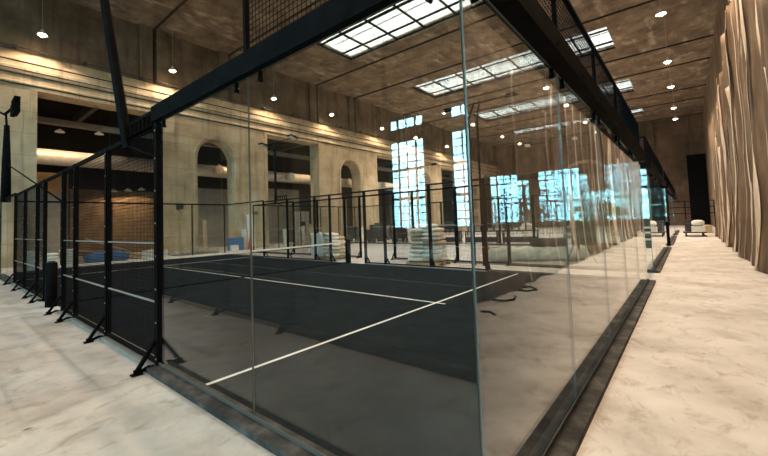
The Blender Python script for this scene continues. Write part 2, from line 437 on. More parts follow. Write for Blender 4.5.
duct(23.8, 50, [28.7, 35.5, 43], 'farthest silver air duct, crossing behind the second and third arches')
# boards and panels inside the aisle
def slab(name, a, b, m, label, cat): 
    o = MB().box((a[0] - (a[0] + b[0]) / 2, a[1] - (a[1] + b[1]) / 2, 0), (b[0] - (a[0] + b[0]) / 2, b[1] - (a[1] + b[1]) / 2, b[2] - a[2])).build(name, m)
    o.location = ((a[0] + b[0]) / 2, (a[1] + b[1]) / 2, a[2]); return tag(o, label, cat)
r = thing('board_partition', 'partition with orange-brown upper boards and grey lower panel inside the leftmost square opening', 'partition', (.6, 30, 0))
MB().box((-3.6, 0, 4.2), (3.6, .12, 5.6)).build('upper_board', M['ply'], r)
MB().box((-3.6, 0, 0), (3.6, .1, 4.2)).build('lower_panel', M['grey'], r)
slab('brick_partition', (4.3, 30.0, 0), (11.5, 30.25, 4.6), M['brick'], 'warm brown masonry partition lit behind the mesh fence on the left', 'partition')
slab('grey_partition', (10, 29.2, 0), (16.2, 29.35, 5.0), M['grey'], 'dark grey partition seen through the first arch', 'partition')
slab('grey_partition', (18.0, 28.2, 0), (22.9, 28.35, 5.2), M['grey'], 'grey partition wall inside the second square opening', 'partition')
dp = thing('grey_door_panel', 'pale grey panel with a dark hatch inside the second square opening', 'door panel', (22.3, 27.2, 0))
MB().box((-1, 0, 0), (1, .1, 3.0)).build('panel', M['white'], dp); MB().box((-.2, -.05, .9), (.45, 0, 2.0)).build('hatch', M['dark'], dp)
slab('grey_partition', (25, 28.2, 0), (30, 28.35, 4.4), M['grey'], 'grey partition glimpsed inside the second arch', 'partition')
slab('red_notice', (27.9, 28.14, 1.6), (28.5, 28.205, 2.3), M['red'], 'small red notice on the grey partition inside the second arch', 'sign')
slab('wall_box', (9.0, YL - .12, 3.0), (9.45, YL, 3.35), M['dark'], 'small dark box fixed to the wall left of the first arch', 'box')
slab('wall_box', (15.05, YL - .12, 2.6), (15.4, YL, 2.85), M['dark'], 'small dark box fixed to the pier right of the first arch', 'box')

# ------------------------------------------------------------------ pendant lamps
def lamp_proto():
    r = thing('pendant_lamp', 'x', 'lamp', (0, 0, 12))
    MB().tube([(0, 0, .28), (0, 0, 3.0)], .012, 5).build('cord', M['cord'], r)
    MB().lathe([(.03, .30), (.06, .29), (.07, .2), (.16, .14), (.23, .02), (.235, 0), (.22, .0), (.14, .12), (.0, .17)], n=20).build('shade', M['lampshade'], r, recalc=False)
    MB().lathe([(.0, -.09), (.10, -.06), (.155, 0), (.14, .06), (.06, .13), (0, .14)], n=16).build('bulb', M['bulb'], r)
    return r
LP = lamp_proto(); first = [True]
def lamp(x, y, label, power, ang=150, lit=True, colr=(1, .80, .60)):
    if first[0]: r = LP; first[0] = False; r.location = (x, y, 12); r['label'] = label
    else: r = dup(LP, (x, y, 12), label=label)
    r['group'] = 'pendant lamps hanging in the hall'
    if lit:
        l = bpy.data.lights.new('lamp_light', 'SPOT'); l.energy = power; l.color = colr; l.spot_size = math.radians(ang); l.spot_blend = .35; l.shadow_soft_size = .16
        o = link('lamp_light', l, r); o.location = (0, 0, -.14)
PL = 430
lx = [-13.2, -5.6, 1.8, 8.5, 16.6, 23.3, 31.2, 38.1, 46.2, 52.8]  # lamps behind the camera are added, carrying the row on for even light
for i, x in enumerate(lx):
    if i < 2: lab = 'added pendant lamp over the left wall beyond the picture edge, %s' % ('seen only mirrored' if i else 'farthest behind the camera')
    else: lab = '%s glowing pendant lamp from the left along the arcade wall' % ORD[i - 2]
    lamp(x, YL - .85, lab, PL * .42, 140)
for i, x in enumerate([30.9, 37.5, 46.2, 52.8]):
    lamp(x, 16, '%s pendant lamp of the centre row nearer the arcade wall' % ORD[i], PL * 3.2, colr=(1, .90, .78))
for i, x in enumerate([30.9, 37.5, 46.2, 52.8]):
    lamp(x, 7, '%s pendant lamp of the centre row nearer the sheeting' % ORD[i], PL * 3.2, colr=(1, .90, .78))
for i, x in enumerate([-13.2, -5.6, 1.8, 9.0, 16.4, 23.3, 31.6, 38.5, 46.8, 52.6]):  # out-of-view lamps behind the camera added here too, to balance the light
    lamp(x, -.38, '%s pendant lamp hanging above the right aisle, counted from behind the camera' % ORD[i], PL * 1.75, colr=(1, .72, .47))
lamp(9.0, 7.0, 'added pendant lamp, unseen high over the nearest court, brightening the floor beyond', PL * 3.2, colr=(1, .90, .78))  # added out of frame to brighten the open floor past the court
# small aisle-room lamps; those past the leftmost opening are added to light the duct
pr = [None]
for i, (x, y, z) in enumerate([(3.0, 26.0, 7.5), (5.0, 26.1, 7.7), (6.6, 28.9, 4.4), (7.5, 28.9, 4.5), (8.4, 28.9, 4.6), (14.9, 26.2, 7.6), (23.4, 26.2, 7.6), (29.9, 26.2, 7.6), (38, 26.2, 7.6)]):
    lab = ['left of the two small upper lamps in the leftmost square opening', 'right of the two small upper lamps in the leftmost square opening', 'left lamp of three low lamps above the masonry partition', 'middle lamp of three low lamps above the masonry partition', 'right lamp of three low lamps above the masonry partition', 'small added lamp lighting the duct behind the first arch', 'small added lamp lighting the duct behind the second square opening', 'small added lamp lighting the duct behind the second arch', 'small added lamp lighting the duct behind the third square opening'][i]
    r = thing('small_lamp', lab, 'lamp', (x, y, z), group='small lamps in the side aisle')
    MB().lathe([(.02, .2), (.05, .18), (.24, .04), (.25, 0), (.22, .01), (.0, .08)], n=16).build('shade', M['lampshade'], r, recalc=False)
    MB().tube([(0, 0, .2), (0, 0, 10.3 - z)], .01, 5).build('cord', M['dark'], r)
    l = bpy.data.lights.new('lamp_light', 'SPOT'); l.energy = 80 if z < 5 else 150; l.color = (1, .68, .36); l.spot_size = 2.6; l.shadow_soft_size = .1
    o = link('lamp_light', l, r); o.location = (0, 0, -.02)

# ------------------------------------------------------------------ padel courts
def wires(u0, u1, z0, z1, axis, pos, sp=.05, r=.0021):
    m_ = MB()
    n = max(1, round((u1 - u0) / sp)); k_ = max(1, round((z1 - z0) / sp))
    P = (lambda u, w_, z: (w_, u, z)) if axis == 'y' else (lambda u, w_, z: (u, w_, z))
    def bar(a, b):
        a = Vector(a); b = Vector(b); d = (b - a).normalized(); s1 = Vector((0, 0, 1)) if abs(d.z) < .5 else Vector(P(1, 0, 0)); s2 = d.cross(s1)
        vs = [p + s1 * r * i + s2 * r * j for p in (a, b) for i, j in ((-1, -1), (1, -1), (1, 1), (-1, 1))]
        m_.add(vs, [(0, 1, 5, 4), (1, 2, 6, 5), (2, 3, 7, 6), (3, 0, 4, 7)])
    for i in range(n + 1): u = u0 + (u1 - u0) * i / n; bar(P(u, pos, z0), P(u, pos, z1))
    for i in range(k_ + 1): z = z0 + (z1 - z0) * i / k_; bar(P(u0, pos + 2 * r, z), P(u1, pos + 2 * r, z))
    return m_

MESH_CACHE = {}
def cached(key, fn, mats):
    if key not in MESH_CACHE: MESH_CACHE[key] = fn().mesh(key, mats)
    return MESH_CACHE[key]
def fixed(o, loc): o.location = loc; return o

def post_mb(h=3.0):
    m_ = MB().box((-.035, -.04, 0), (.045, .04, h))
    for z in [.12, .55, .95, 1.35, 1.75, 2.15, 2.55, h - .1]:
        if z < h: m_.box((-.041, -.010, z - .010), (-.035, .010, z + .010), 1)
    return m_
def foot_mb():
    m_ = MB()
    m_.tube([(-.04, 0, .34), (-.25, 0, .035)], .03, 4, smooth=False)
    m_.tube([(-.03, 0, .03), (-.12, 0, .055), (-.18, 0, .035), (-.25, 0, .025)], .024, 4, smooth=False)
    m_.box((-.31, -.045, 0), (-.19, .045, .014)); m_.box((-.28, -.018, .014), (-.22, .018, .06))
    return m_

def glass_wall(name, label, axis, ox, oy, length, out, npan, upper=None, hi=3.0, beam=True, bev=.1, clips=True, curb=True, detail=True, beamout=.1):
    """run of panes along axis from (ox,oy); out=+-1 the outer side on the other axis"""
    r = thing(name, label, 'glass wall', (ox, oy, 0))
    Q = (lambda u, w_, z: (u, w_ * out, z)) if axis == 'x' else (lambda u, w_, z: (w_ * out, u, z))
    pw = length / npan
    for i in range(npan):
        a, b = i * pw + .006, (i + 1) * pw - .006
        m_ = MB(); lo, up_ = Q(a, -.006, .03), Q(b, .006, hi)
        m_.box(lo, up_)
        # faces: big ones glass, thin rim polished edge
        for k in range(6): m_.mi[k] = 1
        big = (2, 3) if axis == 'x' else (4, 5)
        for k in big: m_.mi[k] = 0
        p = m_.build('glass_pane', [M['glass'], M['edge']], r)
        if clips:
            for u in (a + .18, b - .18):
                MB().box(Q(u - .010, -.018, hi - .07), Q(u + .010, .018, hi + .01)).tube([Q(u, -.022, hi - .08), Q(u, .022, hi - .08)], .015, 8).build('clip', M['steel'], p)
    if curb:
        m_ = MB()
        m_.box(Q(-.10 if detail else 0, .012, 0), Q(length + .04, .15, .055)); m_.box(Q(0, -.075, 0), Q(length, -.010, .05))
        m_.build('base_curb', M['curb'], r)
        MB().box(Q(-.09 if detail else 0, .012, .055), Q(length + .04, .022, .085)).build('glass_channel', M['channel'], r)
    if beam:
        bb = MB().box(Q(-.02 - beamout * .9, -.03, hi + .01), Q(length + .06, beamout, hi + .17 + bev * .3))
        bb.box(Q(0, -.09, hi + .13), Q(length, -.03, hi + .17))
        k = .5
        while k < length and detail:
            bb.box(Q(k - .012, beamout, hi + .06), Q(k + .012, beamout + .006, hi + .085)); k += 1.0
        bb.build('top_beam', M['steel'], r)
    if upper:
        u0, u1 = upper; zb, zt = hi + .17 + bev * .3, 3.95
        rail = MB().box(Q(u0, -.01, zt - .04), Q(u1, .03, zt)); rail.build('top_rail', M['steel'], r)
        k = u0
        while k <= u1 + .01:
            MB().box(Q(k - .02, -.01, zb), Q(k + .02, .03, zt - .04)).build('upright', M['steel'], r); k += 2
        wm = wires(min(u0, u1), max(u0, u1), zb, zt - .04, axis, .01 * out)
        wm.build('wire_mesh', M['wire'], r, recalc=False)
    return r

def fence_run(label, ox, oy, ylist, out, mats=True):
    """mesh fence along y with a post at every y of ylist"""
    r = thing('mesh_fence', label, 'fence', (ox, oy, 0))
    for i, y in enumerate(ylist):
        o = link('post', cached('post', post_mb, [M['steel'], M['silver']]), r); o.location = (0, y - oy, 0); o.scale = (-out, 1, 1)
        f = link('foot_brace', cached('foot', foot_mb, [M['steel']]), r); f.location = (0, y - oy, 0); f.scale = (-out, 1, 1)
    for a, b in zip(ylist[:-1], ylist[1:]):
        w_ = b - a
        o = link('wire_mesh', cached('mesh%.1f' % w_, lambda: wires(.04, w_ - .04, .08, 2.95, 'y', 0), [M['wire']]), r); o.location = (-.0, a - oy, 0)
        fm = MB().box((-.02, .04, 2.94), (.03, w_ - .04, 3.0)).box((-.02, .04, .05), (.03, w_ - .04, .09))
        fm.box((-.015, .04, .05), (.02, .065, 2.95)).box((-.015, w_ - .065, .05), (.02, w_ - .04, 2.95))
        o = fm.build('panel_frame', M['steel'], r); o.location = (0, a - oy, 0)
        for z_ in (.775, 1.495):
            o = link('middle_rail', cached('rail%.1f' % w_, lambda: MB().box((-.012, .04, 0), (.012, w_ - .04, .018)), [M['silver']]), r); o.location = (0, a - oy, z_)
    if ylist[0] == 4:
        o = MB().box((-.02, .04, 2.93), (.03, 1.96, 3.0)).build('gateway_rail', M['steel'], r); o.location = (0, 9 - oy, 0)
    a, b = ylist[0], ylist[-1]
    o = MB().box((.0 - .10, 0, 0), (.10, b - a, .045)).build('base_curb', M['grey'], r); o.location = (0, a - oy, 0)
    return r

def mast(x, y, out, label, ground=False):
    """leaning floodlight mast clamped to the fence top"""
    r = thing('floodlight_mast', label, 'floodlight mast', (x, y, 0 if ground else 2.85))
    z0 = 0 if ground else 2.85
    top = (out * .30, .35 if not ground else 0, 5.75 - z0)
    if ground:
        for dy in (-.17, .17):
            MB().tube([(out * .2, dy, 0), (out * .2, dy, 5.4), (-out * .25, dy * .6, 6.15)], .04, 8).build('pole', M['steel'], r)
    else:
        MB().tube([(out * .0, 0, 0), (out * .05, .02, .35), top], [.075, .075, .06], 6, smooth=False).build('pole', M['steel'], r)
        MB().tube([(0, 0, .02), (0, -1.0, -.28)], .018, 4).build('brace', M['steel'], r)
        pl = MB()
        pl.box((-.02, -.95, .10), (.02, .1, .14)).box((-.02, -.95, .30), (.02, .1, .34))
        for k in range(7): pl.box((-.02, -.92 + k * .15, .10), (.02, -.89 + k * .15, .34))
        pl.build('bracket', M['steel'], r)
    zt = (6.1 - z0)
    tx = -out * .25 if ground else out * .32
    MB().tube([(tx, -1.25, zt), (tx, 1.25, zt)], .03, 6).tube([(tx, 0, zt), (top[0] if not ground else tx, top[1], top[2] if not ground else zt - .02)], .035, 6).build('cross_arm', M['steel'], r)
    for s_ in (-1, 1):
        h_ = MB(); cx, cy = tx - out * .12, s_ * 1.25
        h_.obox((cx, cy, zt), (.42, .34, .07), ry=out * .35)
        for k in range(5): h_.obox((cx - .16 + k * .08, cy, zt + .055), (.015, .3, .05), ry=out * .35)
        hd = h_.build('floodlight', M['steel'], r)
        MB().obox((cx - .0, cy, zt - .042), (.36, .28, .012), ry=out * .35).build('lens', M['white'], hd)
    return r

def tall_mast(x, y, label):
    r = thing('floodlight_mast', label, 'floodlight mast', (x, y, 2.9))
    MB().tube([(0, 0, 0), (0, 0, 1.6), (0, 0, 3.0)], [.17, .14, .09], 8).build('pole', M['steel'], r)
    MB().tube([(0, .0, 1.5), (0, -9.4, -.55)], .02, 5).build('stay_cable', M['steel'], r)
    MB().tube([(0, 2.2, 4.0), (0, .8, 3.6), (0, -1.6, 3.3)], .05, 6).tube([(0, 0, 2.9), (0, .3, 3.5)], .04, 6).build('cross_arm', M['steel'], r)
    h_ = MB()
    for k in range(3): h_.box((-.08, -2.7 + k * .33, 2.98), (.08, -2.62 + k * .33, 3.42))
    h_.box((-.08, -2.75, 3.38), (.08, -1.9, 3.46)).box((-.08, -2.75, 2.94), (.08, -1.9, 3.02)).box((-.06, -1.95, 3.0), (.06, -1.5, 3.4))
    h_.build('floodlight', M['steel'], r)
def turf(ox, label):
    r = thing('artificial_turf', label, 'turf', (ox, 0, 0))
    MB().box((.09, .09, 0), (9.91, 19.91, .018)).build('turf_surface', M['turf'], r)
    for y in (3.05, 16.95): MB().box((.09, y - .025, .018), (9.91, y + .025, .0205)).build('service_line', M['line'], r)
    MB().box((4.975, 2.85, .0181), (5.025, 17.15, .0212)).build('centre_line', M['line'], r)
    return r

def court(ox, who, laid=True, near=True, full=True):
    nm = who
    glass_wall('glass_wall', 'glass end wall of %s along the right aisle, black beam on top' % nm, 'x', ox, 0, 10, -1, 5, upper=(0, 10), beamout=.13, detail=near)
    glass_wall('glass_wall', 'glass side wall at the aisle-end left corner of %s' % nm, 'y', ox, 0, 4, -1, 2, upper=(0, 2), beamout=.06, detail=near)
    if not full: return
    glass_wall('glass_wall', 'glass side wall at the aisle-end right corner of %s' % nm, 'y', ox + 10, 0, 4, 1, 2, upper=(0, 2), beamout=.06, clips=near, detail=False, beam=False)
    glass_wall('glass_wall', 'distant glass end wall of %s nearest the arcade' % nm, 'x', ox, 20, 10, 1, 5, upper=None, beam=False, clips=False, detail=False)
    MBr = None
    glass_wall('glass_wall', 'glass side wall at the arcade-end left corner of %s' % nm, 'y', ox, 16, 4, -1, 2, beam=False, clips=False, detail=False)
    glass_wall('glass_wall', 'glass side wall at the arcade-end right corner of %s' % nm, 'y', ox + 10, 16, 4, 1, 2, beam=False, clips=False, detail=False)
    for sx, o_, sd in ((ox, -1, 'left'), (ox + 10, 1, 'right')):
        fence_run('black mesh fence, %s side of %s, aisle-side of the gateway' % (sd, nm), sx, 4, [4, 6, 8, 9], o_)
        fence_run('black mesh fence, %s side of %s, arcade-side of the gateway' % (sd, nm), sx, 11, [11, 12, 14, 16], o_)
    fr = thing('top_frame', 'black top rail over the distant glass of %s' % nm, 'frame', (ox, 20, 3.0))
    MB().box((0, -.03, .0), (10, .05, .07)).build('rail', M['steel'], fr)
    for k in range(0, 11, 2): MB().box((k - .03, .02, -3.0), (k + .03, .07, 0)).build('upright', M['steel'], fr)
    for s_ in (0, 10):
        MB().box((s_ - .03, -4, 0), (s_ + .03, -.03, .06)).build('side_rail', M['steel'], fr)

court(0, 'the nearest court')
turf(0, 'dark blue-black turf with white lines inside the nearest court')
court(12.05, 'the second unturfed court', near=True)
court(-12.05, 'the mirrored court behind the camera', near=False)
turf(-12.05, 'dark turf of the court behind the camera, seen only mirrored')
court(24.1, 'the third court down the aisle', near=False, full=False)
court(36.15, 'the fourth court far down the aisle', near=False, full=False)
mast(0, 5.05, -1, 'big black floodlight mast leaning from the left fence top near the glass')
tall_mast(0, 18.6, 'distant black floodlight mast at the left edge above the mesh fence')
mast(10, 14.95, 1, 'floodlight mast on the far side fence in front of the second square opening')
mast(11.72, 4.9, -1, 'twin-pole floodlight mast of the second court behind the glass corner', ground=True)
mast(22.05, 4.9, 1, 'distant floodlight mast on the far side of the second court')
mast(24.1, 14.95, -1, 'most distant floodlight mast beyond the cement bag stacks', ground=True)

# net of the nearest court
r = thing('court_net', 'black net with white tape across the nearest court', 'net', (0, 10, 0))
def netz(x): return .92 - .04 * (1 - ((x - 5) / 5) ** 2)
nm_ = MB(); nx = 230
for i in range(nx + 1):
    x = .12 + 9.76 * i / nx; nm_.box((x - .0016, -.0016, .03), (x + .0016, .0016, netz(x) - .05))
for k in range(19):
    pts = [(.12 + 9.76 * i / 12, 0, .03 + (netz(.12 + 9.76 * i / 12) - .08) * k / 18) for i in range(13)]
    nm_.tube(pts, .002, 4, cap=False)
nm_.build('net_mesh', M['wire'], r, recalc=False)
tp = MB()
for i in range(12):
    xa, xb = .12 + 9.76 * i / 12, .12 + 9.76 * (i + 1) / 12
    tp.add([(xa, -.008, netz(xa) - .055), (xb, -.008, netz(xb) - .055), (xb, -.008, netz(xb)), (xa, -.008, netz(xa)),
            (xa, .008, netz(xa) - .055), (xb, .008, netz(xb) - .055), (xb, .008, netz(xb)), (xa, .008, netz(xa))],
           [(0, 1, 2, 3), (7, 6, 5, 4), (3, 2, 6, 7), (0, 4, 5, 1)])
tp.build('white_tape', M['line'], r)
MB().tube([(.1, 0, .04), (9.9, 0, .04)], .018, 6).build('hem', M['wire'], r)
def netpost(x, label):
    q = thing('net_post', label, 'net post', (x, 10, 0))
    MB().lathe([(0, 0), (.115, 0), (.115, .97), (.10, 1.0), (0, 1.0)], n=24).build('padding', M['steel'], q)
    MB().box((-.06, -.06, 1.0), (.06, .06, 1.03)).build('cap', M['dark'], q)
netpost(-.03, 'black padded net post standing in the left gateway')
netpost(10.03, 'black padded net post at the far end of the net')

# ------------------------------------------------------------------ torn sheeting along the right wall
def sheet_y(x): return -2.42 + .07 * math.sin(x * 1.9) + .05 * math.sin(x * 4.3 + 1)
def sheet_top(x):
    if x < 9: return 5.7
    if x < 16: return 5.7 + (x - 9) * .5
    if x < 20: return 9.2
    return max(5.3, 9.2 - (x - 20) * .28)
def hang(x0, x1, nx, nz, zt, yo, amp, m, name, parent, taper=False, seed=0):
    rn = random.Random(seed); vs = []; fs = []
    ph = rn.uniform(0, 6)
    for i in range(nx + 1):
        for k in range(nz + 1):
            t_ = k / nz; u = i / nx
            w_ = (x1 - x0)
            xx = x0 + w_ * u
            if taper: xx = x0 + w_ * .5 + w_ * (u - .5) * (.35 + .65 * abs(math.sin(ph + t_ * 5.5)) + .2 * math.sin(t_ * 17 + ph)) + .10 * math.sin(t_ * 4 + ph)
            zz = .02 + (zt(xx) if callable(zt) else zt) * t_
            yy = sheet_y(xx) + yo + amp * math.sin(xx * 9 + zz * .8 + ph) + amp * .6 * math.sin(zz * 2.3 + xx * 3) + (.16 * (1 - t_) ** 6)
            vs.append((xx, yy, zz))
    for i in range(nx):
        for k in range(nz): a = i * (nz + 1) + k; fs.append((a, a + nz + 1, a + nz + 2, a + 1))
    m_ = MB(); m_.add(vs, fs, 0, True)
    o = m_.build(name, m, parent, recalc=False)
    s_ = o.modifiers.new('thick', 'SOLIDIFY'); s_.thickness = .006
    return o
r = thing('plastic_sheeting', 'tall dusty brown sheeting with pale torn strips along the right wall', 'sheeting')
hang(-14, 36, 400, 24, sheet_top, 0, .03, M['sheet'], 'backing_sheet', r)
x = -13.5; k = 0
while x < 35.6:
    wd = random.choice([.06, .10, .16, .24, .36]) * random.uniform(.8, 1.3) * (1.4 if x > 8 else 1)
    hang(x, x + wd, 5, 34, lambda xx: (sheet_top(xx) - .1) * (1 if random.Random(int(x * 9)).random() > .3 else .75), .07, .025, M['strip'], 'torn_strip', r, True, k)
    x += wd + (random.uniform(.45, 1.1) if x > 9.5 else random.uniform(2.0, 4.0)); k += 1
MB().tube([(x_, sheet_y(x_) - .02, sheet_top(x_) + .02) for x_ in [-14 + .5 * q for q in range(101)]], .03, 6).build('hanging_rail', M['dark'], r)

# ------------------------------------------------------------------ bags
BAGM = []
for s_ in range(4):
    random.seed(40 + s_); BAGM.append(MB().pillow((0, 0, .085), (.52, .69, .185), .72, 18, 10, jit=.045).mesh('cement_bag', [M['bag'] if s_ < 3 else M['tanbag']]))
WB = []
for s_ in range(3):
    random.seed(60 + s_); WB.append(MB().pillow((0, 0, .075), (.62, .46, .142), .5, 16, 8, jit=.05).mesh('white_sack', [M['whitebag']]))
random.seed(11)
def pallet(x, y, sx, sy, label):
    r = thing('pallet', label, 'pallet', (x, y, 0))
    for k in range(5): MB().box((-sx / 2, -sy / 2 + k * (sy - .1) / 4, .10), (sx / 2, -sy / 2 + k * (sy - .1) / 4 + .1, .125)).build('deck_board', M['wood'], r)
    for k in (-1, 0, 1): MB().box((k * (sx / 2 - .05) - .05, -sy / 2, 0), (k * (sx / 2 - .05) + .05, sy / 2, .10)).build('bearer', M['wood'], r)
def stack(cx, cy, layers, name, where, meshes, sx, sy, dz, z0=.13, nx=2, ny=2, taper=0):
    LY = ['bottom', 'second', 'third', 'fourth', 'fifth', 'sixth', 'seventh', 'eighth', 'ninth', 'tenth', 'eleventh', 'twelfth']
    for l_ in range(layers):
        for i in range(nx):
            for j_ in range(ny):
                if l_ == layers - 1 and (i + j_) % 2: continue
                o = link(name, random.choice(meshes))
                k_ = 1 - taper * l_ / layers
                o.location = (cx + (i - (nx - 1) / 2) * sx * k_ + random.uniform(-.04, .04), cy + (j_ - (ny - 1) / 2) * sy * k_ + random.uniform(-.045, .045), z0 + l_ * dz)
                o.rotation_euler = (0, 0, random.uniform(-.13, .13) + (PI if random.random() > .5 else 0))
                side = ('court-side' if i == 0 else 'rear') if nx > 1 else 'front'
                end = (['right', 'left'] if ny == 2 else ['right', 'middle', 'left'])[j_] if nx <= 2 else None
                if nx > 2: side, end = 'front', ['left', 'middle', 'right'][i]
                lay = 'top' if l_ == layers - 1 else LY[l_]
                tag(o, '%s in the %s layer, %s %s, of %s' % (name.replace('_', ' '), lay, side, end, where), 'bag', 'bags of %s' % where)
pallet(11.02, 6.72, 1.0, 1.4, 'timber pallet under the tall bag stack behind the court')
stack(11.02, 6.72, 9, 'cement_bag', 'the tall stack right of centre', BAGM, .50, .66, .158, taper=.22)
pallet(11.05, 12.0, 1.0, 1.35, 'timber pallet under the lower bag stack left of centre')
stack(11.05, 12.0, 7, 'cement_bag', 'the lower stack left of centre', BAGM, .50, .66, .158, taper=.25)
stack(1.9, 21.6, 6, 'white_sack', 'the pile behind the left mesh', WB, .66, .46, .145, z0=0, nx=3, ny=1)
# plastic cover over lower stack
cv = MB()
for i in range(13):
    for k in range(9):
        u, v = i / 12, k / 8
        cv.v.append((10.42 + .12 * math.sin(v * 9 + u * 4) * .3 + (.25 + .9 * u if v > .62 else .0 + .05 * u) * (1 if v > .62 else 0) * 1.0, 12.12 + u * .62 if v <= .62 else 12.05 + v * .5 + .1 * u, min(1.22, .12 + v * 1.75) + .03 * math.sin(u * 9 + v * 5)))
cv = MB()
nu, nv = 12, 14
for i in range(nu + 1):
    for k in range(nv + 1):
        u, v = i / nu, k / nv
        L_ = v * 2.0
        if L_ < 1.15: xx, zz = 10.48 - .03 * math.sin(u * 8), .12 + L_
        else: xx, zz = 10.48 + (L_ - 1.15), 1.25 - .06 * math.sin((L_ - 1.15) * 3)
        cv.v.append((xx + .02 * math.sin(v * 21 + u * 6), 11.98 + .80 * u + .02 * math.sin(v * 13), zz + .04 * math.sin(u * 7)))
for i in range(nu):
    for k in range(nv):
        a = i * (nv + 1) + k; cv.f.append((a, a + nv + 1, a + nv + 2, a + 1)); cv.mi.append(0); cv.sm.append(True)
o = cv.build('plastic_cover', M['wrap'], None, recalc=False); s_ = o.modifiers.new('thick', 'SOLIDIFY'); s_.thickness = .008
tag(o, 'whitish plastic cover draped on the left of the lower bag stack', 'plastic cover')

# ------------------------------------------------------------------ things in the second court
random.seed(5)
def bundle():
    m_ = MB(); n = 40; ring = 22; vs = []; fs = []
    for i in range(n + 1):
        t_ = i / n; e = min(1, math.sin(PI * min(max(t_, .0), 1)) * 5 + .25)
        for k in range(ring):
            a = 2 * PI * k / ring
            rr = .29 * e * (1 + .10 * math.sin(a * 5 + t_ * 30) * random.uniform(.5, 1) + .08 * math.sin(t_ * 55))
            x = -1.9 + 3.8 * t_; y = rr * math.cos(a) * 1.15; z = max(.0, .27 + rr * math.sin(a))
            vs.append((x, y, z))
    for i in range(n):
        for k in range(ring): fs.append((i * ring + k, i * ring + (k + 1) % ring, (i + 1) * ring + (k + 1) % ring, (i + 1) * ring + k))
    m_.add(vs, fs, 0, True); m_.f += [tuple(range(ring)), tuple(n * ring + k for k in range(ring))]; m_.mi += [0, 0]; m_.sm += [False, False]
    return m_
o = bundle().build('wrapped_bundle', M['wrap']); o.location = (13.9, 3.6, 0); o.rotation_euler = (0, 0, math.radians(-52))
tag(o, 'long bundle wrapped in milky plastic lying in the unturfed second court', 'bundle')
o = MB().tube([(-.62, 0, .17), (.62, 0, .17)], .18, 20).tube([(-.63, 0, .17), (.63, 0, .17)], .05, 10, mi=1).build('turf_roll', [M['rubber'], M['dark']]); o.location = (14.15, 3.25, .53); o.rotation_euler = (0, 0, math.radians(-54))
tag(o, 'dark turf roll lying on the milky wrapped bundle', 'roll')
r = thing('plank_stack', 'long pale planks stacked low on the floor beyond the wrapped bundle', 'planks', (17.5, 4.3, 0), math.radians(-62))
for k in range(4): MB().box((-2.8 + .1 * k, -.3 + .15 * k, .0), (2.8 - .15 * k, -.16 + .15 * k, .28 + .03 * (k % 2))).build('plank', M['wood'], r)
r = thing('work_light', 'tall tripod work light with two heads inside the second court', 'work light', (13.5, 2.1, 0))
MB().tube([(0, 0, .5), (0, 0, 3.0)], .025, 8).build('pole', M['dark'], r)
for k in range(3):
    a = 2 * PI * k / 3 + .4; MB().tube([(0, 0, 1.1), (.55 * math.cos(a), .55 * math.sin(a), .02)], .018, 6).build('leg', M['dark'], r)
MB().box((-.05, -.35, 2.98), (.05, .35, 3.03)).build('cross_bar', M['dark'], r)
for s_ in (-1, 1):
    h_ = MB().box((-.10, s_ * .22 - .15, 3.04), (.10, s_ * .22 + .15, 3.30))
    for q in range(4): h_.box((.1, s_ * .22 - .12 + q * .07, 3.06), (.15, s_ * .22 - .10 + q * .07, 3.28))
    h_.build('lamp_head', M['grey'], r)
o = slab('green_board', (22.6, 3.0, 0), (22.75, 4.0, 2.0), M['green'], 'dark green board standing upright beyond the second court', 'board')
# debris by the sheeting foot (seen mirrored)
for (pts, lab) in [([(7.2, -2.2, .02), (7.15, -1.95, .03), (7.5, -1.85, .02), (7.7, -2.05, .04), (7.4, -2.2, .05)], 'loop of black hose on the aisle floor by the sheeting'),
                   ([(5.9, -2.25, .02), (5.85, -2.0, .03), (6.1, -1.9, .02), (6.5, -2.0, .02)], 'bent black hose piece on the aisle floor by the sheeting'),
                   ([(4.8, -2.05, .02), (4.85, -1.9, .02), (4.7, -1.75, .02)], 'short black hose piece on the aisle floor nearest the corner')]:
    tag(MB().tube(pts, .02, 8).build('hose', M['wire']), lab, 'hose')

